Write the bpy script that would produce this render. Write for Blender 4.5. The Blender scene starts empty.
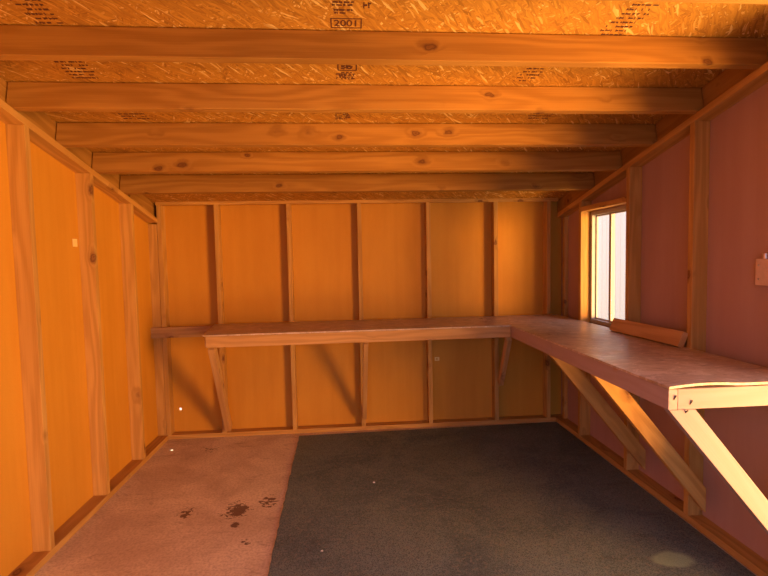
import bpy, bmesh, math, random
from mathutils import Vector, Matrix
random.seed(7)
S = bpy.context.scene
COL = S.collection

# ------------------------------------------------------------------ camera
CAM = Vector((1.732, -4.2092, 1.5214))
yaw, pit, rol, fpx = 0.0779, -0.0585, -0.0196, 478.485
F = Vector((math.sin(yaw)*math.cos(pit), math.cos(yaw)*math.cos(pit), math.sin(pit)))
rt = Vector((math.cos(yaw), -math.sin(yaw), 0)); up = rt.cross(F)
R_ = math.cos(rol)*rt + math.sin(rol)*up
U_ = -math.sin(rol)*rt + math.cos(rol)*up
cd = bpy.data.cameras.new('camera'); cam = bpy.data.objects.new('camera', cd); COL.objects.link(cam)
cd.sensor_width = 36; cd.lens = fpx/768*36; cd.clip_start = 0.02
cam.matrix_world = Matrix(((R_.x, U_.x, -F.x, CAM.x), (R_.y, U_.y, -F.y, CAM.y), (R_.z, U_.z, -F.z, CAM.z), (0, 0, 0, 1)))
S.camera = cam

# ------------------------------------------------------------------ light
W = bpy.data.worlds.new('sky'); S.world = W; W.use_nodes = True
bg = W.node_tree.nodes['Background']; bg.inputs[0].default_value = (0.54, 0.58, 1.0, 1); bg.inputs[1].default_value = 2.6
def light(name, kind, loc, target, energy, color, sx=1, sy=1, spread=None):
    d = bpy.data.lights.new(name, kind); o = bpy.data.objects.new(name, d); COL.objects.link(o)
    o.location = loc; dirv = Vector(target) - Vector(loc)
    o.rotation_euler = dirv.to_track_quat('-Z', 'Y').to_euler()
    d.energy = energy; d.color = color
    if kind == 'AREA':
        d.shape = 'RECTANGLE'; d.size = sx; d.size_y = sy
        if spread: d.spread = spread
    return o
# sun from behind the shed (its beam comes through the nail hole in the back wall)
sun = light('sun', 'SUN', (0, 8, 6), (0.33, 4.6, 3.6), 12.0, (1.0, 0.93, 0.82)); sun.data.angle = 0.009
# daylight off the sunlit ground outside the side doorway (right wall, just beyond the bench end)
light('doorway_daylight', 'AREA', (8.3, -8.4, 1.2), (1.4, -1.6, 1.2), 2150, (1.0, 0.46, 0.08), 5.2, 2.4)
# sunlit ground right outside that doorway, throwing light up onto the rafters
light('ground_glow', 'AREA', (4.75, -3.5, -0.06), (4.3, -3.2, 3.0), 430, (1.0, 0.60, 0.22), 1.7, 1.9)
# daylight off the ground beside the window
light('window_daylight', 'AREA', (5.2, -2.0, 0.7), (3.0, -0.2, 1.7), 50, (1.0, 0.85, 0.45), 2.6, 1.2)
vs = S.view_settings
S.display_settings.display_device = 'sRGB'
vs.view_transform = 'Standard'; vs.look = 'None'; vs.exposure = 0.0; vs.gamma = 1.0; vs.use_curve_mapping = False
S.cycles.use_denoising = True
S.cycles.max_bounces = 10; S.cycles.diffuse_bounces = 2
S.cycles.sample_clamp_indirect = 6.0

# ------------------------------------------------------------------ node helper
def new_mat(name):
    m = bpy.data.materials.new(name); m.use_nodes = True
    nt = m.node_tree; b = nt.nodes['Principled BSDF']
    return m, nt, b
class NT:
    def __init__(s, nt): s.nt = nt
    def n(s, t, **k):
        nd = s.nt.nodes.new(t)
        for a, v in k.items(): setattr(nd, a, v)
        return nd
    def l(s, a, b): s.nt.links.new(a, b)
    def put(s, sock, v):
        if isinstance(v, bpy.types.NodeSocket): s.l(v, sock)
        else: sock.default_value = v
    def math(s, op, a, b=0.0, c=None):
        nd = s.n('ShaderNodeMath', operation=op); s.put(nd.inputs[0], a); s.put(nd.inputs[1], b)
        if c is not None: s.put(nd.inputs[2], c)
        return nd.outputs[0]
    def vmath(s, op, a, b):
        nd = s.n('ShaderNodeVectorMath', operation=op); s.put(nd.inputs[0], a); s.put(nd.inputs[1], b)
        return nd.outputs[0]
    def noise(s, vec, scale, detail=3, rough=0.5, dist=0.0):
        nd = s.n('ShaderNodeTexNoise'); s.l(vec, nd.inputs['Vector'])
        nd.inputs['Scale'].default_value = scale; nd.inputs['Detail'].default_value = detail
        nd.inputs['Roughness'].default_value = rough; nd.inputs['Distortion'].default_value = dist
        return nd.outputs[0]
    def ramp(s, fac, stops, interp='LINEAR'):
        nd = s.n('ShaderNodeValToRGB'); s.l(fac, nd.inputs[0]); cr = nd.color_ramp; cr.interpolation = interp
        while len(cr.elements) < len(stops): cr.elements.new(0.5)
        for e, (p, c) in zip(cr.elements, stops):
            e.position = p; e.color = (c, c, c, 1) if isinstance(c, (int, float)) else (*c, 1)
        return nd.outputs[0]
    def mix(s, fac, a, b, mode='MIX'):
        nd = s.n('ShaderNodeMix', data_type='RGBA', blend_type=mode)
        s.put(nd.inputs[0], fac)
        for i, v in ((6, a), (7, b)):
            if isinstance(v, tuple) and len(v) == 3: v = (*v, 1)
            s.put(nd.inputs[i], v)
        return nd.outputs[2]
    def mapping(s, vec, scale=(1, 1, 1), rot=(0, 0, 0), loc=(0, 0, 0)):
        nd = s.n('ShaderNodeMapping'); s.l(vec, nd.inputs[0])
        nd.inputs['Scale'].default_value = scale; nd.inputs['Rotation'].default_value = rot; nd.inputs['Location'].default_value = loc
        return nd.outputs[0]
    def bump(s, h, strength, dist=0.01):
        nd = s.n('ShaderNodeBump'); s.l(h, nd.inputs['Height'])
        nd.inputs['Strength'].default_value = strength; nd.inputs['Distance'].default_value = dist
        return nd.outputs[0]
    def smooth(s, v, a, b, ta=0.0, tb=1.0):
        nd = s.n('ShaderNodeMapRange', interpolation_type='SMOOTHSTEP'); s.put(nd.inputs[0], v)
        nd.inputs[1].default_value = a; nd.inputs[2].default_value = b; nd.inputs[3].default_value = ta; nd.inputs[4].default_value = tb
        return nd.outputs[0]

def lumber(name, light_c, dark_c, knot_c, rough=0.7, grain=0.75, knots=0.21):
    m, nt, b = new_mat(name); t = NT(nt)
    tc = t.n('ShaderNodeTexCoord'); oi = t.n('ShaderNodeObjectInfo')
    cm = t.n('ShaderNodeCombineXYZ'); t.l(oi.outputs['Random'], cm.inputs[0])
    t.l(t.math('MULTIPLY', oi.outputs['Random'], 7.3), cm.inputs[1]); t.l(t.math('MULTIPLY', oi.outputs['Random'], 3.1), cm.inputs[2])
    sh = t.vmath('MULTIPLY', cm.outputs[0], (41.0, 1.7, 2.3))
    p = t.vmath('ADD', tc.outputs['Object'], sh)
    # knots
    vo = t.n('ShaderNodeTexVoronoi', feature='F1'); wn = t.n('ShaderNodeTexNoise'); t.l(p, wn.inputs['Vector']); wn.inputs['Scale'].default_value = 22.0
    t.l(t.vmath('ADD', t.mapping(p, (0.62, 1, 1)), t.vmath('MULTIPLY', t.vmath('SUBTRACT', wn.outputs[1], (0.5, 0.5, 0.5)), (0.035, 0.022, 0.022))), vo.inputs['Vector']); vo.inputs['Scale'].default_value = 7.5
    kd = vo.outputs['Distance']
    sel = t.n('ShaderNodeSeparateColor'); t.l(vo.outputs['Color'], sel.inputs[0])
    on = t.math('GREATER_THAN', sel.outputs[0], 0.42)
    rad = t.math('MULTIPLY_ADD', sel.outputs[1], knots*0.6, knots*0.5)
    rel = t.math('DIVIDE', kd, rad)
    knot = t.math('MULTIPLY', t.smooth(rel, 0.5, 0.95, 1, 0), on)
    halo = t.math('MULTIPLY', t.smooth(rel, 0.6, 2.1, 1, 0), on)
    # cathedral grain
    lowx = t.mapping(p, (0.9, 7, 7))
    warp = t.noise(lowx, 1.0, 2, 0.5)
    sp = t.n('ShaderNodeSeparateXYZ'); t.l(p, sp.inputs[0])
    yz = t.math('ADD', t.math('MULTIPLY', sp.outputs[1], 70.0), t.math('MULTIPLY', sp.outputs[2], 95.0))
    ph = t.math('ADD', yz, t.math('MULTIPLY', warp, 34.0))
    ph = t.math('ADD', ph, t.math('MULTIPLY', halo, 5.0))
    rings = t.math('MULTIPLY_ADD', t.math('SINE', ph), 0.5, 0.5)
    fine = t.noise(t.mapping(p, (3, 160, 160)), 1.0, 3, 0.6)
    g = t.math('ADD', t.math('MULTIPLY', rings, 0.42), t.math('MULTIPLY', fine, 0.75))
    g = t.smooth(g, 0.25, 0.95)
    broad = t.noise(t.mapping(p, (1.2, 5, 5)), 1.3, 2, 0.5)
    c = t.mix(t.math('MULTIPLY', g, grain), light_c, dark_c)
    c = t.mix(t.smooth(broad, 0.35, 0.7, 0, 0.35), c, dark_c)
    c = t.mix(t.math('MULTIPLY', halo, 0.22), c, knot_c)
    kr = t.math('MULTIPLY_ADD', t.math('SINE', t.math('MULTIPLY', rel, 16.0)), 0.18, 0.72)
    c = t.mix(t.math('MULTIPLY', knot, kr), c, knot_c)
    hsv = t.n('ShaderNodeHueSaturation'); t.l(c, hsv.inputs['Color'])
    t.l(t.math('MULTIPLY_ADD', t.math('FRACT', t.math('MULTIPLY', oi.outputs['Random'], 17.0)), 0.22, 0.89), hsv.inputs['Value'])
    t.l(hsv.outputs[0], b.inputs['Base Color']); b.inputs['Roughness'].default_value = rough
    b.inputs['Specular IOR Level'].default_value = 0.25
    t.l(t.bump(t.math('SUBTRACT', g, knot), 0.12, 0.003), b.inputs['Normal'])
    return m

M = {}
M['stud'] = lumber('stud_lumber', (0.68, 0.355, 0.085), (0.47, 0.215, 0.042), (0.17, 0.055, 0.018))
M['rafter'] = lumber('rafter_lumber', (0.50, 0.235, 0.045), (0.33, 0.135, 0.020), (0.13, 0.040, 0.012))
M['bench'] = lumber('bench_lumber', (0.70, 0.375, 0.13), (0.50, 0.235, 0.068), (0.24, 0.09, 0.04))
M['fresh'] = lumber('fresh_pine_lumber', (0.46, 0.31, 0.25), (0.40, 0.255, 0.185), (0.45, 0.22, 0.07), grain=0.45, knots=0.12)

def hardboard(name, c1, c2, rough=0.6, vert=True):
    m, nt, b = new_mat(name); t = NT(nt); tc = t.n('ShaderNodeTexCoord'); p = tc.outputs['Object']
    a = t.noise(t.mapping(p, (1.6, 1.6, 0.45) if vert else (1, 1, 1)), 3.0, 5, 0.6)
    f = t.noise(p, 240.0, 2, 0.6)
    st = t.noise(t.mapping(p, (14, 14, 0.5) if vert else (3, 14, 3)), 1.0, 3, 0.55)
    v = t.math('ADD', t.math('MULTIPLY', a, 0.6), t.math('MULTIPLY', st, 0.4))
    c = t.mix(t.smooth(v, 0.32, 0.68), c1, c2)
    c = t.mix(t.smooth(f, 0.4, 0.75, 0, 0.10), c, tuple(x*0.55 for x in c1))
    t.l(c, b.inputs['Base Color']); b.inputs['Roughness'].default_value = rough
    b.inputs['Specular IOR Level'].default_value = 0.2
    t.l(t.bump(f, 0.05, 0.002), b.inputs['Normal'])
    return m
M['panel'] = hardboard('hardboard_panel', (0.72, 0.320, 0.034), (0.65, 0.270, 0.024))
M['panel_right_shade'] = hardboard('shade_tinted_hardboard_panel', (0.56, 0.315, 0.215), (0.51, 0.275, 0.185))  # hardboard of the other walls, with shade and veiling flare put into its colour

def benchtop():
    m, nt, b = new_mat('worn_hardboard_top'); t = NT(nt); tc = t.n('ShaderNodeTexCoord'); p = tc.outputs['Object']
    a = t.noise(p, 3.5, 6, 0.65, 0.6); sc = t.noise(t.mapping(p, (5, 9, 3), (0, 0, 0.7)), 1.6, 6, 0.72, 1.4); f = t.noise(p, 120, 2)
    c = t.mix(t.smooth(a, 0.35, 0.65), (0.46, 0.31, 0.18), (0.62, 0.43, 0.27))
    c = t.mix(t.smooth(sc, 0.49, 0.62, 0, 0.75), c, (0.78, 0.60, 0.46))
    c = t.mix(t.smooth(sc, 0.34, 0.45, 0.65, 0), c, (0.30, 0.17, 0.10))
    c = t.mix(t.smooth(f, 0.5, 0.8, 0, 0.2), c, (0.25, 0.12, 0.06))
    t.l(c, b.inputs['Base Color']); t.l(t.smooth(a, 0.3, 0.7, 0.27, 0.5), b.inputs['Roughness'])
    b.inputs['Specular IOR Level'].default_value = 0.45
    t.l(t.bump(sc, 0.08, 0.004), b.inputs['Normal'])
    return m
M['top'] = benchtop()

def osb():
    m, nt, b = new_mat('oriented_strand_board'); t = NT(nt); tc = t.n('ShaderNodeTexCoord'); p0 = tc.outputs['Object']
    wob = t.n('ShaderNodeTexNoise'); t.l(p0, wob.inputs['Vector']); wob.inputs['Scale'].default_value = 9
    p = t.vmath('ADD', p0, t.vmath('MULTIPLY', t.vmath('SUBTRACT', wob.outputs[1], (0.5, 0.5, 0.5)), (0.035, 0.035, 0)))
    cols, edges = [], []
    for i, (ang, sc) in enumerate(((0.35, 1.0), (1.15, 1.15), (-0.55, 0.9), (2.2, 1.1))):
        q = t.mapping(p, (12*sc, 62*sc, 1), (0, 0, 0), (i*3.1, i*1.7, 0))
        rot = t.mapping(p, (1, 1, 1), (0, 0, ang)); 
        q = t.mapping(rot, (13*sc, 105*sc, 0.001), (0, 0, 0), (i*3.1, i*1.7, 0))
        v = t.n('ShaderNodeTexVoronoi', feature='F1'); t.l(q, v.inputs['Vector']); v.inputs['Scale'].default_value = 1.0
        se = t.n('ShaderNodeSeparateColor'); t.l(v.outputs['Color'], se.inputs[0])
        cols.append(se); edges.append(v.outputs['Distance'])
    val = cols[0].outputs[0]; ed = edges[0]
    for i in (1, 2, 3):
        pick = t.math('GREATER_THAN', cols[i].outputs[1], 0.58)
        mx = t.n('ShaderNodeMix', data_type='FLOAT'); t.l(pick, mx.inputs[0]); t.l(val, mx.inputs[2]); t.l(cols[i].outputs[0], mx.inputs[3]); val = mx.outputs[0]
        me = t.n('ShaderNodeMix', data_type='FLOAT'); t.l(pick, me.inputs[0]); t.l(ed, me.inputs[2]); t.l(edges[i], me.inputs[3]); ed = me.outputs[0]
    c = t.ramp(val, [(0.0, (0.36, 0.155, 0.022)), (0.12, (0.52, 0.235, 0.034)), (0.5, (0.57, 0.255, 0.034)), (0.88, (0.68, 0.33, 0.05)), (1.0, (0.90, 0.60, 0.20))])
    c = t.mix(t.smooth(ed, 0.45, 0.85, 0, 0.45), c, (0.34, 0.11, 0.015))
    fi = t.noise(t.mapping(p0, (60, 200, 1)), 1.0, 3, 0.6)
    c = t.mix(t.smooth(fi, 0.45, 0.8, 0, 0.25), c, (0.40, 0.15, 0.02))
    t.l(c, b.inputs['Base Color']); b.inputs['Roughness'].default_value = 0.75; b.inputs['Specular IOR Level'].default_value = 0.2
    t.l(t.bump(val, 0.35, 0.004), b.inputs['Normal'])
    return m
M['osb'] = osb()

def concrete():
    m, nt, b = new_mat('stained_floor'); t = NT(nt); tc = t.n('ShaderNodeTexCoord'); p = tc.outputs['Object']
    a = t.noise(p, 2.2, 7, 0.62, 0.4); f = t.noise(p, 70, 4, 0.6); s2 = t.noise(t.mapping(p, (2, 5, 1), (0, 0, 0.5)), 3.0, 5, 0.7, 0.8)
    c = t.mix(t.smooth(a, 0.35, 0.66), (0.70, 0.50, 0.28), (0.92, 0.72, 0.43))
    c = t.mix(t.smooth(f, 0.40, 0.66, 0, 0.38), c, (0.42, 0.24, 0.14))
    c = t.mix(t.smooth(s2, 0.56, 0.70, 0, 0.45), c, (0.38, 0.21, 0.12))
    # dark oily dirt spots: each a round falloff broken up by noise
    br = t.noise(p, 30, 5, 0.75, 1.5); br2 = t.noise(t.mapping(p, (1, 1.6, 1), (0, 0, 0.6)), 30, 3, 0.6, 0.5)
    dark = None
    for (x, y, r, k, th) in ((1.035, -1.29, 0.10, 1.0, 0.58), (1.05, -1.447, 0.045, 1.0, 0.55), (0.72, -1.28, 0.14, 0.0, 0.77), (1.20, -1.19, 0.16, 0.0, 0.75), (1.02, -1.28, 0.22, 0.0, 0.76), (0.60, -0.27, 0.35, 0.0, 0.92), (1.15, -1.62, 0.10, 0.0, 0.85)):
        dd = t.vmath('SUBTRACT', p, (x, y, 0)); dd = t.vmath('MULTIPLY', dd, (1, 0.8, 0))
        ln = t.n('ShaderNodeVectorMath', operation='LENGTH'); t.l(dd, ln.inputs[0])
        fall = t.smooth(ln.outputs['Value'], 0.0, r, 1, 0)
        v = t.math('ADD', t.math('MULTIPLY', fall, 0.55), br if k else br2)
        msk = t.smooth(v, th+0.18, th+0.23)
        dark = msk if dark is None else t.math('MAXIMUM', dark, msk)
    c = t.mix(t.math('MULTIPLY', dark, 0.85), c, (0.14, 0.055, 0.02))
    t.l(c, b.inputs['Base Color']); b.inputs['Roughness'].default_value = 0.8; b.inputs['Specular IOR Level'].default_value = 0.25
    t.l(t.bump(f, 0.15, 0.004), b.inputs['Normal'])
    return m
M['floor'] = concrete()

def carpet():
    m, nt, b = new_mat('carpet_pile'); t = NT(nt); tc = t.n('ShaderNodeTexCoord'); p = tc.outputs['Object']
    f = t.noise(p, 170, 3, 0.75); f2 = t.noise(p, 60, 4, 0.7); a = t.noise(p, 2.0, 6, 0.65, 0.8); s2 = t.noise(t.mapping(p, (1.5, 4, 1), (0, 0, -0.5)), 2.2, 6, 0.7, 1.2)
    c = t.mix(t.smooth(a, 0.33, 0.66), (0.155, 0.188, 0.160), (0.250, 0.285, 0.225))
    c = t.mix(t.smooth(s2, 0.52, 0.68, 0, 0.5), c, (0.28, 0.30, 0.24))
    c = t.mix(t.smooth(s2, 0.28, 0.42, 0.4, 0), c, (0.10, 0.085, 0.065))
    c = t.mix(t.smooth(f, 0.34, 0.60, 0.8, 0), c, (0.050, 0.050, 0.045))
    c = t.mix(t.smooth(f2, 0.50, 0.68, 0, 0.6), c, (0.300, 0.260, 0.190))
    # pale spill near the bench
    dd = t.vmath('MULTIPLY', t.vmath('SUBTRACT', p, (3.316, -2.03, 0)), (1.0, 1.55, 0))
    ln = t.n('ShaderNodeVectorMath', operation='LENGTH'); t.l(dd, ln.inputs[0])
    e = t.math('ADD', ln.outputs['Value'], t.math('MULTIPLY', t.noise(p, 14, 3), 0.06))
    c = t.mix(t.smooth(e, 0.105, 0.150, 0.65, 0), c, (0.40, 0.50, 0.30))
    t.l(c, b.inputs['Base Color']); b.inputs['Roughness'].default_value = 0.95; b.inputs['Specular IOR Level'].default_value = 0.1
    t.l(t.bump(t.math('ADD', f, t.math('MULTIPLY', f2, 0.6)), 0.8, 0.006), b.inputs['Normal'])
    return m
M['carpet'] = carpet()

def plain(name, col, rough=0.5, metal=0.0, var=0.06, scale=30):
    m, nt, b = new_mat(name); t = NT(nt); tc = t.n('ShaderNodeTexCoord')
    n = t.noise(tc.outputs['Object'], scale, 3)
    c = t.mix(t.smooth(n, 0.3, 0.7), tuple(x*(1-var) for x in col), tuple(min(1, x*(1+var)) for x in col))
    t.l(c, b.inputs['Base Color']); b.inputs['Roughness'].default_value = rough; b.inputs['Metallic'].default_value = metal
    return m
M['frame'] = plain('window_frame_vinyl', (0.42, 0.37, 0.30), 0.4)
M['siding'] = plain('white_siding', (0.62, 0.56, 0.36), 0.6)
M['ground'] = plain('dry_ground', (0.30, 0.22, 0.15), 0.95, 0, 0.2, 3)
M['plate'] = plain('tan_cover_plate', (0.78, 0.50, 0.30), 0.45)
M['metal'] = plain('galvanised_metal', (0.62, 0.55, 0.50), 0.35, 0.9)
M['nail'] = plain('dull_nail_steel', (0.12, 0.09, 0.07), 0.5, 0.6)
M['ink'] = plain('stamp_ink', (0.13, 0.035, 0.012), 0.8, 0, 0.3, 200)
M['paper'] = plain('pale_paper', (0.92, 0.66, 0.24), 0.7)
M['crumb'] = plain('white_scrap', (0.85, 0.83, 0.78), 0.7)
M['trimout'] = plain('outer_shell', (0.45, 0.32, 0.22), 0.8)
gm, gnt, gb = new_mat('window_glass')
gb.inputs['Base Color'].default_value = (1, 1, 1, 1); gb.inputs['Roughness'].default_value = 0.0
gt = NT(gnt); tr = gt.n('ShaderNodeBsdfTransparent'); gl = gt.n('ShaderNodeBsdfGlossy'); gl.inputs['Roughness'].default_value = 0.02
mx = gt.n('ShaderNodeMixShader'); mx.inputs[0].default_value = 0.06; gt.l(tr.outputs[0], mx.inputs[1]); gt.l(gl.outputs[0], mx.inputs[2])
gt.l(mx.outputs[0], gnt.nodes['Material Output'].inputs['Surface']); gnt.nodes.remove(gb); M['glass'] = gm

# ------------------------------------------------------------------ object helpers
def link(name, me, mat, parent=None, mw=None):
    o = bpy.data.objects.new(name, me); COL.objects.link(o)
    if mat is not None: me.materials.append(mat)
    if parent is not None:
        bpy.context.view_layer.update(); o.parent = parent; o.matrix_parent_inverse = parent.matrix_world.inverted()
    if mw is not None: o.matrix_basis = mw
    return o
def tag(o, label=None, cat=None, group=None, kind=None):
    if label: o['label'] = label
    if cat: o['category'] = cat
    if group: o['group'] = group
    if kind: o['kind'] = kind
    return o
def empty(name, loc):
    o = bpy.data.objects.new(name, None); COL.objects.link(o); o.location = loc; o.empty_display_size = 0.05
    bpy.context.view_layer.update()
    return o
def box_me(lx, ly, lz, bev=0.002):
    bm = bmesh.new(); bmesh.ops.create_cube(bm, size=1.0)
    bmesh.ops.scale(bm, vec=(lx, ly, lz), verts=bm.verts)
    if bev: bmesh.ops.bevel(bm, geom=list(bm.edges), offset=bev, segments=2, affect='EDGES', profile=0.5)
    me = bpy.data.meshes.new('board'); bm.to_mesh(me); bm.free(); return me
def board(name, A, B, wdir, w, t, mat, parent=None, bev=0.002):
    """centreline A-B, width w along wdir, thickness t across"""
    A, B = Vector(A), Vector(B); x = (B-A); L = x.length; x.normalize()
    y = Vector(wdir); y = (y - x*y.dot(x)).normalized(); z = x.cross(y)
    c = (A+B)/2
    mw = Matrix(((x.x, y.x, z.x, c.x), (x.y, y.y, z.y, c.y), (x.z, y.z, z.z, c.z), (0, 0, 0, 1)))
    return link(name, box_me(L, w, t, bev), mat, parent, mw)
def abox(name, lo, hi, mat, parent=None, bev=0.002):
    lo, hi = Vector(lo), Vector(hi); d = hi-lo; c = (lo+hi)/2
    # length along local X for the grain
    ax = max(range(3), key=lambda i: d[i]); e = [Vector((1, 0, 0)), Vector((0, 1, 0)), Vector((0, 0, 1))]
    x = e[ax]; y = e[(ax+1) % 3]; oth = (ax+2) % 3
    A = c - x*d[ax]/2; B = c + x*d[ax]/2
    return board(name, A, B, y, d[(ax+1) % 3], d[oth], mat, parent, bev)
def sheet(name, outer, holes, depth, frame, mat, parent=None):
    """polygon with holes in a plane, thickened; frame = (origin, xaxis, yaxis, normal)"""
    bm = bmesh.new(); o, X, Y, Nn = [Vector(v) for v in frame]
    edges = []
    for loop in [outer] + holes:
        vs_ = [bm.verts.new(o + X*a + Y*b_) for a, b_ in loop]
        for i in range(len(vs_)): edges.append(bm.edges.new((vs_[i], vs_[(i+1) % len(vs_)])))
    bmesh.ops.triangle_fill(bm, use_beauty=True, use_dissolve=False, edges=edges)
    r = bmesh.ops.extrude_face_region(bm, geom=list(bm.faces))
    bmesh.ops.translate(bm, vec=Nn*depth, verts=[v for v in r['geom'] if isinstance(v, bmesh.types.BMVert)])
    bmesh.ops.recalc_face_normals(bm, faces=bm.faces)
    me = bpy.data.meshes.new(name); bm.to_mesh(me); bm.free()
    return link(name, me, mat, parent)
def circle(cx, cy, r, n=14): return [(cx+r*math.cos(2*math.pi*i/n), cy+r*math.sin(2*math.pi*i/n)) for i in range(n)]
def rect(x0, y0, x1, y1): return [(x0, y0), (x1, y0), (x1, y1), (x0, y1)]

# ------------------------------------------------------------------ dimensions
xL, xR = 0.158, 3.632           # inner faces of the side framing
PL, PR, PB = xL-0.089, xR+0.089, 0.089   # inner faces of the wall panels
YF = -4.46                      # front wall framing plane
a = 0.215; ta = math.tan(a); ca, sa = math.cos(a), math.sin(a)
zp0 = 1.9046
T = 0.038
def zt(y): return zp0 - ta*y    # top of the sloping side plates
HJ = 0.140
nrm = Vector((0, sa, ca)); tang = Vector((0, -ca, sa))
def deck(y): return zt(y) + HJ/ca

# ------------------------------------------------------------------ setting
abox('floor', (PL-0.02, YF-0.05, -0.10), (PR+0.02, PB+0.02, 0.0), M['floor'], bev=0)['kind'] = 'structure'
fl = bpy.data.objects['floor']
# keep floor texture coordinates equal to room coordinates
me = fl.data; me.transform(fl.matrix_basis); fl.matrix_basis = Matrix.Identity(4)
o = sheet('wall_back', rect(PL-0.012, -0.03, PR+0.012, deck(PB)), [circle(0.239, 0.240, 0.0125)], 0.012, ((0, PB, 0), (1, 0, 0), (0, 0, 1), (0, 1, 0)), M['panel']); tag(o, kind='structure')
ys, ye_ = YF, PB
o = sheet('wall_left', [(ys, -0.03), (ye_, -0.03), (ye_, deck(ye_)), (ys, deck(ys))], [], 0.012, ((PL, 0, 0), (0, 1, 0), (0, 0, 1), (-1, 0, 0)), M['panel']); tag(o, kind='structure')
WY0, WY1, WZ0, WZ1 = -1.078, -0.462, 0.985, 1.872
o = sheet('wall_right', [(ys, -0.03), (ye_, -0.03), (ye_, deck(ye_)), (ys, deck(ys))], [rect(WY0, WZ0, WY1, WZ1), circle(-0.045, 1.868, 0.007, 8), rect(-3.60, 0.045, -2.47, 2.28)], 0.012, ((PR, 0, 0), (0, 1, 0), (0, 0, 1), (1, 0, 0)), M['panel_right_shade']); tag(o, kind='structure')
o = sheet('wall_front', rect(PL-0.012, -0.03, PR+0.012, deck(YF)), [rect(0.9, 0.01, 2.9, 2.13)], 0.02, ((0, YF, 0), (1, 0, 0), (0, 0, 1), (0, -1, 0)), M['panel']); tag(o, kind='structure')
# roof deck of strand board, in the slope
A0 = Vector((PL-0.20, 0, 0)); y0 = PB+0.15; y1 = YF-0.25
bm = bmesh.new()
L = (y0-y1)/ca; Wd = PR-PL+0.4
bmesh.ops.create_cube(bm, size=1.0); bmesh.ops.scale(bm, vec=(Wd, L, 0.012), verts=bm.verts)
me = bpy.data.meshes.new('ceiling'); bm.to_mesh(me); bm.free()
ym = (y0+y1)/2
ce = link('ceiling', me, M['osb'], None, Matrix.Translation((PL-0.2+Wd/2, ym, deck(ym)+0.006/ca)) @ Matrix.Rotation(-a, 4, 'X')); tag(ce, kind='structure')
o = abox('ground', (-12, -16, -0.16), (16, 8, -0.11), M['ground'], bev=0); tag(o, kind='structure')

# neighbouring pale sided building seen through the window
nb = empty('neighbouring_building', (6.6, 0.5, -0.11)); tag(nb, 'pale white sided building wall seen outside through the window', 'building')
bm = bmesh.new(); n = 60; prof = []
for i in range(n):
    y = -2.5 + i*0.15
    prof += [(0, y), (0, y+0.136), (0.003, y+0.139), (0.003, y+0.147)]
vb = [bm.verts.new((6.5+p[0], p[1], -0.11)) for p in prof]; vt = [bm.verts.new((6.5+p[0], p[1], 5.0)) for p in prof]
for i in range(len(prof)-1): bm.faces.new((vb[i], vb[i+1], vt[i+1], vt[i]))
me = bpy.data.meshes.new('siding'); bm.to_mesh(me); bm.free()
so = link('siding', me, M['siding'], nb)
abox('building_body', (6.53, -2.5, -0.11), (8.5, 6.5, 4.98), M['siding'], nb, bev=0)

# ------------------------------------------------------------------ wall framing
G_B = 'studs of the back wall'; G_L = 'studs of the left wall'; G_R = 'studs of the right wall'; G_J = 'rafters across the ceiling'
def top_under(y): return zt(y) - T/ca
# sills
tag(abox('sill_plate', (PL+0.001, 0.001, 0), (PR-0.001, PB-0.001, T), M['stud']), 'long pine sill plate on the floor along the foot of the back wall', 'sill plate')
tag(abox('sill_plate', (PL, YF, 0), (xL, -0.0, T), M['stud']), 'pine sill plate on the floor along the foot of the left wall', 'sill plate')
tag(abox('sill_plate', (xR, -2.49, 0), (PR, -0.0, T), M['stud']), 'shaded pine sill plate on the floor along the right wall below the bench', 'sill plate')
# back top plate
bt = 2.020
tag(abox('top_plate', (xL-0.02, 0.0, bt), (xR+0.02, 0.030, bt+0.036), M['stud']), 'straight pine top plate along the head of the back wall', 'top plate')
# side top plates
for (x0, x1, lab) in ((PL, xL, 'sloping pine top plate rising along the head of the left wall'), (xR, PR, 'sloping shaded top plate along the head of the right wall above window')):
    ya, yb = -0.012, YF+0.02
    xc = (x0+x1)/2; off = nrm*(-T/2)
    A_ = Vector((xc, ya, zt(ya)))+off; B_ = Vector((xc, yb, zt(yb)))+off
    tag(board('top_plate', A_, B_, (1, 0, 0), 0.089, T, M['stud']), lab, 'top plate')
# rim boards on top of the side plates (outside the rafter ends)
for (x0, x1, lab) in ((0.080, 0.118, 'rim board behind the left rafter ends above the left wall plate'), (xR+0.040, xR+0.078, 'rim board behind the right rafter ends in the dark corner above the right wall')):
    ya, yb = 0.06, YF+0.02
    xc = (x0+x1)/2; off = nrm*(HJ/2)
    A_ = Vector((xc, ya, zt(ya)))+off; B_ = Vector((xc, yb, zt(yb)))+off
    tag(board('rim_board', A_, B_, (0, 0, 1), HJ-0.004, 0.036, M['rafter']), lab, 'rim board')

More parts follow.
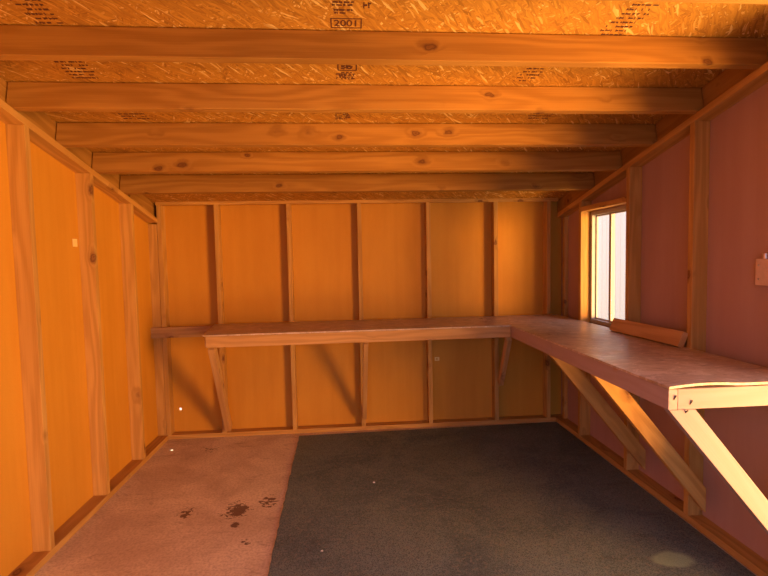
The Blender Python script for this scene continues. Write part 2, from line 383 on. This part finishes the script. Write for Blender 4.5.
# back wall studs
blab = ['back wall stud in the left corner, crossed by the bench ledger',
        'back wall stud behind the left end of the workbench and its leaning brace',
        'back wall stud without a brace, first to the right of the left end brace',
        'back wall stud with the middle bench brace at its foot, near picture centre',
        'back wall stud with the small pale tag beside it under the bench',
        'back wall stud meeting the short upper brace near the bench corner',
        'shaded back wall stud in the right corner beside the window']
xs = [0.164] + [0.0264+i*0.6096 for i in range(1, 6)] + [3.562]
lean = [0.0, 0, 0, 0, 0, 0, 0]
for x, lb in zip(xs, blab):
    tag(abox('wall_stud', (x-T/2, 0.0, T), (x+T/2, PB, bt), M['stud']), lb, 'stud', G_B)
def side_stud(y, x0, x1, lb, g, z0=T, name='wall_stud', z1=None):
    zz = top_under(y-T/2) if z1 is None else z1
    # top cut to the slope: build as prism
    yb = y+T
    bm = bmesh.new(); 
    zc = z0; v = []
    zA = top_under(y) if z1 is None else z1; zB = top_under(yb) if z1 is None else z1
    # local X = height
    def V(x, yy, z): return bm.verts.new((z, yy-(y+T/2), x-(x0+x1)/2))
    q = [V(x0, y, z0), V(x1, y, z0), V(x1, yb, z0), V(x0, yb, z0), V(x0, y, zA-0.001), V(x1, y, zA-0.001), V(x1, yb, zB-0.001), V(x0, yb, zB-0.001)]
    for f in ((0, 1, 2, 3), (4, 5, 6, 7), (0, 1, 5, 4), (1, 2, 6, 5), (2, 3, 7, 6), (3, 0, 4, 7)): bm.faces.new([q[i] for i in f])
    bmesh.ops.recalc_face_normals(bm, faces=bm.faces)
    bmesh.ops.bevel(bm, geom=list(bm.edges), offset=0.002, segments=2, affect='EDGES', profile=0.5)
    me = bpy.data.meshes.new('stud'); bm.to_mesh(me); bm.free()
    mw = Matrix(((0, 0, 1, (x0+x1)/2), (0, 1, 0, y+T/2), (1, 0, 0, 0), (0, 0, 0, 1)))
    o = link(name, me, M['stud'], None, mw)
    bmesh_fix = o.data
    return tag(o, lb, 'stud', g)
side_stud(-1.6625, PL, xL, 'wide left wall stud closest to the viewer at the picture edge', G_L)
side_stud(-1.0635, PL, xL, 'left wall stud just beyond the small pale tag, second from the viewer', G_L)
side_stud(-0.5066, PL, xL, 'left wall stud nearest the back corner of those standing clear', G_L)
side_stud(0.004, PL, xL-0.016, 'narrow end stud of the left wall tight in the back corner', G_L)
side_stud(-2.30, PR-0.089, PR, 'right wall stud beyond the end of the bench at the picture edge', G_R)
side_stud(-2.465, xR, PR, 'right wall stud framing the side doorway past the picture edge', G_R)
side_stud(-1.714, xR, PR, 'right wall stud touched by the near end of the leaning board', G_R)
side_stud(-1.118, xR, PR, 'right wall stud forming the near side of the window', G_R)
side_stud(-0.456, xR, PR, 'right wall stud forming the sunlit far side of the window', G_R)
side_stud(-0.048+0.0, xR+0.055, PR, 'dark end stud of the right wall in the back corner', G_R)
tag(abox('window_header', (xR, -1.079, 1.880), (PR, -0.419, 1.918), M['stud']), 'short horizontal header board over the window with brightly lit underside', 'header')
tag(abox('window_header', (xR+0.02, -1.079, 0.935), (PR, -0.457, 0.973), M['stud']), 'rough sill board under the window behind the bench top', 'sill board')

# rafters
jl = ['rafter with brightly lit underside at the very top edge of the picture',
      'nearest fully visible rafter, spanning the whole picture width',
      'rafter second down from the top of those fully seen, ending at the left rim',
      'middle rafter of the five fully seen across the ceiling',
      'rafter next to last before the back wall',
      'rafter closest to the back wall, lowest in the picture']
for y, lb in zip([-2.516, -2.1296, -1.7377, -1.3517, -0.9761, -0.6077], jl):
    base = Vector((0, y, zt(y))) - tang*(T/2)  # front bottom edge at y
    c = base + nrm*(HJ/2 - 0.0015)
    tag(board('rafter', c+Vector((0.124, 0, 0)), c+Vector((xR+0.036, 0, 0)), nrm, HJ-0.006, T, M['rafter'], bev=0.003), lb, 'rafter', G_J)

# ------------------------------------------------------------------ window_1
fx0, fx1 = PR-0.012, PR+0.040
wn = empty('window_1', (PR, (WY0+WY1)/2, WZ0)); tag(wn, kind='structure')
fw = 0.026
bm = bmesh.new()
wf = sheet('window_frame', rect(WY0+0.001, WZ0+0.001, WY1-0.001, WZ1-0.001), [rect(WY0+fw, WZ0+fw, WY1-fw, WZ1-fw)], fx1-fx0, ((fx0, 0, 0), (0, 1, 0), (0, 0, 1), (1, 0, 0)), M['frame'], wn)
ymid = -0.725
sheet('sash', rect(WY0+fw, WZ0+fw, ymid+0.016, WZ1-fw), [rect(WY0+fw+0.012, WZ0+fw+0.014, ymid-0.014, WZ1-fw-0.014)], 0.014, ((PR+0.004, 0, 0), (0, 1, 0), (0, 0, 1), (1, 0, 0)), M['frame'], wn)
sheet('sash', rect(ymid-0.012, WZ0+fw, WY1-fw, WZ1-fw), [rect(ymid+0.012, WZ0+fw+0.012, WY1-fw-0.012, WZ1-fw-0.012)], 0.014, ((PR+0.020, 0, 0), (0, 1, 0), (0, 0, 1), (1, 0, 0)), M['frame'], wn)
abox('pane', (PR+0.009, WY0+fw+0.012, WZ0+fw+0.014), (PR+0.012, ymid-0.014, WZ1-fw-0.014), M['glass'], wn, bev=0)
abox('pane', (PR+0.025, ymid+0.012, WZ0+fw+0.012), (PR+0.028, WY1-fw-0.012, WZ1-fw-0.012), M['glass'], wn, bev=0)

# ------------------------------------------------------------------ carpet
bm = bmesh.new()
left = [(1.291, -0.075), (1.296, -0.5), (1.300, -1.0), (1.308, -1.39), (1.312, -1.7), (1.318, -1.93), (1.33, -2.6), (1.34, -3.9)]
pts = []
for (xa, ya), (xb, yb) in zip(left, left[1:]):
    for k in range(8):
        s = k/8; pts.append((xa+(xb-xa)*s+random.uniform(-.0035, .0035), ya+(yb-ya)*s))
pts.append(left[-1]); pts += [(xR-0.02, -3.9), (xR-0.012, -0.03)]
cp = sheet('carpet', pts, [], 0.007, ((0, 0, 0.0005), (1, 0, 0), (0, 1, 0), (0, 0, 1)), M['carpet'])
tag(cp, 'dark grey brown carpet piece covering the right side of the floor', 'carpet')

# ------------------------------------------------------------------ workbenches
zb = 0.9966; SH = 0.010
def top_sheet(name, corners, parent, lift=None, nx=14, ny=24):
    """curved-capable sheet from 4 corners (x0y0, x1y0, x1y1, x0y1) at height zb"""
    bm = bmesh.new(); P00, P10, P11, P01 = [Vector((*c, 0)) for c in corners]; g = {}
    for s_ in (0, 1):
        for i in range(nx+1):
            for j in range(ny+1):
                u, v = i/nx, j/ny
                p = (P00*(1-u)+P10*u)*(1-v) + (P01*(1-u)+P11*u)*v
                z = zb - SH*s_ + (lift(p.x, p.y) if lift else 0)
                g[s_, i, j] = bm.verts.new((p.x, p.y, z))
    for i in range(nx):
        for j in range(ny):
            bm.faces.new((g[0, i, j], g[0, i+1, j], g[0, i+1, j+1], g[0, i, j+1]))
            bm.faces.new((g[1, i, j+1], g[1, i+1, j+1], g[1, i+1, j], g[1, i, j]))
    for i in range(nx):
        for j in (0, ny): bm.faces.new((g[0, i, j], g[0, i+1, j], g[1, i+1, j], g[1, i, j]))
    for j in range(ny):
        for i in (0, nx): bm.faces.new((g[0, i, j], g[0, i, j+1], g[1, i, j+1], g[1, i, j]))
    bmesh.ops.recalc_face_normals(bm, faces=bm.faces)
    me = bpy.data.meshes.new(name); bm.to_mesh(me); bm.free(); return link(name, me, M['top'], parent)

zr = zb - SH
wb = empty('workbench', (1.9, -0.3, 0)); tag(wb, 'long orange wooden workbench running along the back wall', 'workbench')
XF = xR-0.638     # front plane of the right bench
top_sheet('bench_top', [(0.672, -0.640), (XF, -0.607), (XF, -0.002), (0.590, -0.002)], wb)
board('front_rail', (0.690, -0.618, zr-0.043), (XF-0.001, -0.585, zr-0.043), (0, 0, 1), 0.083, T, M['bench'], wb)
abox('ledger', (0.052, -T, 0.896), (XF-0.002, -0.001, zr-0.001), M['bench'], wb)
board('end_rail', (0.692, -0.598, zr-0.043), (0.640, -0.040, zr-0.043), (0, 0, 1), 0.083, T, M['bench'], wb)
def brace(A_, B_, wdir, w, t, mat, parent): return board('brace', A_, B_, wdir, w, t, mat, parent)
brace((0.722, -0.590, 0.900), (0.680, -0.022, 0.085), (0, 1, 0.5), 0.070, 0.048, M['bench'], wb)
brace((1.868, -0.560, 0.900), (1.862, -0.030, 0.14), (0, 1, 0.5), 0.07, 0.036, M['bench'], wb)
brace((3.004, -0.530, 0.885), (3.094, -0.045, 0.395), (0, 1, 0.5), 0.06, 0.038, M['bench'], wb)

YE = -2.431
wr = empty('workbench', (3.3, -1.4, 0)); tag(wr, 'wide workbench along the right wall under the window with pale front end', 'workbench')
def lift(x, y):
    e = max(0, min(1, (-2.05 - y)/0.38)); s_ = max(0, min(1, (x-XF)/0.30))
    return e*e*0.010*math.sin(math.pi*min(1, s_*0.9+0.05)) + e*e*0.004*s_
top_sheet('bench_top', [(XF, YE-0.006), (xR, YE-0.006), (xR, -0.002), (XF, -0.002)], wr, lift, 18, 50)
abox('front_rail', (XF+0.002, -1.339, zr-0.084), (XF+0.002+T, -0.566, zr-0.001), M['fresh'], wr)
fr2 = abox('front_rail', (XF+0.002, YE, zr-0.084), (XF+0.002+T, -1.342, zr-0.001), M['fresh'], wr)
er = abox('end_rail', (XF+0.003+T, YE, zr-0.084), (PR-0.002, YE+T, zr-0.001), M['fresh'], wr); er['label'] = 'pale fresh pine end rail'
abox('ledger', (xR-T, YE+T+0.002, zr-0.090), (xR-0.001, -0.04, zr-0.001), M['bench'], wr)
for y, mt in ((YE, M['fresh']), (-1.85, M['stud']), (-1.33, M['stud'])):
    # front face at y, lower edge from (2.996,.905) to (3.436,.371)
    A_ = Vector((2.996, y+T/2, 0.905)); d = Vector((0.436, 0, -0.534)).normalized(); pn = Vector((-d.z, 0, d.x))*-1
    pn = Vector((0.775, 0, 0.632)).normalized()
    # plumb-cut top, foot at the wall
    w = 0.086; zt0 = zr-0.085
    Lt = lambda off: A_ + pn*off
    def at_z(off, z): p = Lt(off); s_ = (z-p.z)/d.z; return p + d*s_
    def at_x(off, x): p = Lt(off); s_ = (x-p.x)/d.x; return p + d*s_
    p1 = at_z(0, zt0); p2 = at_z(w, zt0); xe = xR-0.002 if y != YE else PR-0.004
    p4 = at_x(0, xe); p3 = at_x(w, xe)
    if p4.z < 0.04: p4.z = 0.04
    bm = bmesh.new(); X = d; Y = pn; Z = X.cross(Y); c = (p1+p3)/2
    mw = Matrix(((X.x, Y.x, Z.x, c.x), (X.y, Y.y, Z.y, c.y), (X.z, Y.z, Z.z, c.z), (0, 0, 0, 1))); inv = mw.inverted()
    fr = [bm.verts.new(inv @ (p+Vector((0, -T/2, 0)))) for p in (p1, p2, p3, p4)]; bk = [bm.verts.new(inv @ (p+Vector((0, T/2, 0)))) for p in (p1, p2, p3, p4)]
    bm.faces.new(fr); bm.faces.new(bk[::-1])
    for i in range(4): bm.faces.new((fr[i], bk[i], bk[(i+1) % 4], fr[(i+1) % 4]))
    bmesh.ops.recalc_face_normals(bm, faces=bm.faces)
    bmesh.ops.bevel(bm, geom=list(bm.edges), offset=0.002, segments=2, affect='EDGES', profile=0.5)
    me = bpy.data.meshes.new('brace'); bm.to_mesh(me); bm.free()
    o = link('brace', me, mt, wr, mw)
    if y == YE: o['label'] = 'pale fresh pine brace'; br1 = o
# bent nails at the pale end joint
def nail(x, z, dx, dz, par):
    bm = bmesh.new(); bmesh.ops.create_cone(bm, cap_ends=True, segments=8, radius1=0.0028, radius2=0.0028, depth=0.02)
    me = bpy.data.meshes.new('nail'); bm.to_mesh(me); bm.free()
    dv = Vector((dx, -0.25, dz)).normalized(); q = dv.to_track_quat('Z', 'Y').to_matrix().to_4x4()
    link('nail', me, M['nail'], par, Matrix.Translation((x, YE-0.002, z)) @ q)
nail(3.022, 0.953, 0.35, 0.9, fr2); nail(3.090, 0.930, 0.4, 0.9, er); nail(3.070, 0.893, 0.1, 0.3, br1)

# loose board on the bench
lean_b = board('loose_board', (3.586, -1.020, zb+0.043), (3.604, -1.690, zb+0.044), (0.42, 0, 1), 0.089, 0.036, M['bench'])
tag(lean_b, 'short loose pine board standing on edge on the bench below the window', 'board')

# ------------------------------------------------------------------ electrical box
eb = empty('electrical_box', (PR, -2.12, 1.37)); tag(eb, 'tan electrical box on the right wall at the picture edge above the bench', 'electrical box')
abox('box_body', (xR+0.064, -2.150, 1.372), (PR-0.001, -2.066, 1.487), M['metal'], eb)
cpn = abox('cover_plate', (xR+0.058, -2.158, 1.366), (xR+0.0635, -2.058, 1.492), M['plate'], eb, 0.002)
for z in (1.462, 1.396):
    bm = bmesh.new(); bmesh.ops.create_cone(bm, cap_ends=True, segments=12, radius1=0.005, radius2=0.004, depth=0.004)
    me = bpy.data.meshes.new('screw'); bm.to_mesh(me); bm.free()
    link('screw', me, M['metal'], cpn, Matrix.Translation((xR+0.0565, -2.076, z)) @ Matrix.Rotation(-math.pi/2, 4, 'Y'))
bm = bmesh.new(); bmesh.ops.create_cone(bm, cap_ends=True, segments=16, radius1=0.012, radius2=0.012, depth=0.03)
me = bpy.data.meshes.new('cable_clamp'); bm.to_mesh(me); bm.free()
link('cable_clamp', me, M['metal'], eb, Matrix.Translation((PR-0.018, -2.098, 1.503)))

# ------------------------------------------------------------------ small marks
t1 = abox('paper_tag', (PL+0.0005, -1.135, 1.640), (PL+0.002, -1.085, 1.688), M['paper'], bev=0); tag(t1, 'tiny square pale yellow tag stuck on the left wall panel', 'tag')
t2 = sheet('paper_tag', rect(2.522, 0.588, 2.564, 0.622), [rect(2.534, 0.598, 2.548, 0.612)], 0.0015, ((0, PB-0.0022, 0), (1, 0, 0), (0, 0, 1), (0, 1, 0)), M['paper']); tag(t2, 'tiny pale tag on the back wall panel under the bench', 'tag')
def crumb(x, y, s_, lb):
    bm = bmesh.new(); bmesh.ops.create_icosphere(bm, subdivisions=1, radius=s_)
    for v in bm.verts: v.co *= random.uniform(0.6, 1.2); v.co.z *= 0.5
    me = bpy.data.meshes.new('scrap'); bm.to_mesh(me); bm.free()
    o = link('paper_scrap', me, M['crumb'], None, Matrix.Translation((x, y, 0.0075+s_*0.45))); tag(o, lb, 'scrap', 'white scraps on the carpet')
crumb(1.885, -1.036, 0.009, 'tiny white scrap in the middle of the carpet, furthest back')
crumb(1.57, -1.774, 0.008, 'tiny white scrap near the front left of the carpet')

# stamps printed on the strand board
def on_deck(x, y, off=0.0012):
    return Vector((x, y, deck(y))) - nrm*off
def stamp_obj(name, parts, mat, lb):
    bm = bmesh.new()
    for (x0, y0_, x1, y1_, th) in parts:
        A_, B_ = on_deck(x0, y0_), on_deck(x1, y1_); dd = (B_-A_).normalized(); sd = dd.cross(nrm).normalized()*th/2
        vs_ = [bm.verts.new(q) for q in (A_-sd, A_+sd, B_+sd, B_-sd)]; bm.faces.new(vs_)
    r = bmesh.ops.extrude_face_region(bm, geom=list(bm.faces)); bmesh.ops.translate(bm, vec=nrm*0.0008, verts=[v for v in r['geom'] if isinstance(v, bmesh.types.BMVert)])
    bmesh.ops.recalc_face_normals(bm, faces=bm.faces)
    me = bpy.data.meshes.new(name); bm.to_mesh(me); bm.free()
    return link(name, me, mat)
def deck_text(txt, x, y, size, parent):
    cu = bpy.data.curves.new('t', 'FONT'); cu.body = txt; cu.size = size; cu.align_x = 'CENTER'; cu.align_y = 'CENTER'; cu.extrude = 0.0004; cu.offset = 0.0005
    to = bpy.data.objects.new('t', cu); COL.objects.link(to)
    dg = bpy.context.evaluated_depsgraph_get(); me = bpy.data.meshes.new_from_object(to.evaluated_get(dg)); bpy.data.objects.remove(to)
    X = Vector((1, 0, 0)); Y = tang; Z = X.cross(Y)   # text up runs towards the viewer along the slope
    c = on_deck(x, y, 0.0014)
    mw = Matrix(((X.x, Y.x, Z.x, c.x), (X.y, Y.y, Z.y, c.y), (X.z, Y.z, Z.z, c.z), (0, 0, 0, 1)))
    me.materials.clear(); o = link('stamp_text', me, M['ink'], parent, mw); return o
def smudge(cx, cy, w, h, rows, seed, slant=0.0):
    rr = random.Random(seed); out = []
    for i in range(rows):
        y = cy + h/2 - h*i/max(1, rows-1); x = cx-w/2
        sx = slant*(y-cy)
        while x < cx+w/2-0.004:
            l = rr.uniform(0.005, 0.024)
            if rr.random() < 0.82: out.append((x+sx, y, min(x+l, cx+w/2)+sx, y+rr.uniform(-.002, .002), rr.uniform(0.006, 0.011)))
            if rr.random() < 0.5: out.append((x+sx, y-.006, x+sx+.001, y+.006, 0.004))
            x += l+rr.uniform(0.003, 0.010)
    return out
def frame_parts(x0, x1, y0_, y1_, th=0.005): return [(x0, y0_, x1, y0_, th), (x1, y0_, x1, y1_, th), (x1, y1_, x0, y1_, th), (x0, y1_, x0, y0_, th)]
s1 = stamp_obj('ink_stamp', frame_parts(1.694, 1.820, -2.165, -2.112) + smudge(1.745, -2.205, 0.075, 0.016, 2, 3) + smudge(1.745, -2.262, 0.085, 0.045, 4, 4) + smudge(1.842, -2.240, 0.03, 0.02, 3, 8), M['ink'], '')
tag(s1, 'dark ink grade stamp with a boxed number on the ceiling board above the nearest rafter', 'stamp', 'ink stamps on the ceiling boards')
deck_text('2001', 1.757, -2.138, 0.052, s1)
s2 = stamp_obj('ink_stamp', frame_parts(1.716, 1.804, -1.868, -1.820, 0.006) + smudge(1.758, -1.845, 0.055, 0.02, 4, 5) + smudge(1.752, -1.778, 0.09, 0.05, 5, 6), M['ink'], '')
tag(s2, 'smudged ink stamp with a small box between the two nearest rafters, mid ceiling', 'stamp', 'ink stamps on the ceiling boards')
s3 = stamp_obj('ink_stamp', smudge(1.735, -1.405, 0.085, 0.08, 6, 9), M['ink'], '')
tag(s3, 'blurred ink stamp behind the second visible rafter, mid ceiling', 'stamp', 'ink stamps on the ceiling boards')
for k, (cx, cy, w, h, rows, sl, lb) in enumerate(((0.55, -2.17, 0.11, 0.17, 8, 0.15, 'dark slanting ink print on the ceiling board in the upper left corner'),
    (0.50, -1.80, 0.13, 0.12, 6, 0.1, 'ink print on the ceiling board behind the nearest rafter at left'),
    (0.57, -1.41, 0.14, 0.10, 5, 0.1, 'ink print at left between second and third visible rafters'),
    (2.96, -2.20, 0.12, 0.20, 9, -0.35, 'slanting ink print on the ceiling board in the upper right'),
    (2.68, -1.80, 0.10, 0.10, 5, -0.3, 'faint ink print on the ceiling board right of centre behind the nearest rafter'),
    (2.90, -1.43, 0.14, 0.10, 5, -0.2, 'ink print at right between second and third visible rafters'))):
    s = stamp_obj('ink_stamp', smudge(cx, cy, w, h, rows, 20+k, sl), M['ink'], ''); tag(s, lb, 'stamp', 'ink stamps on the ceiling boards')
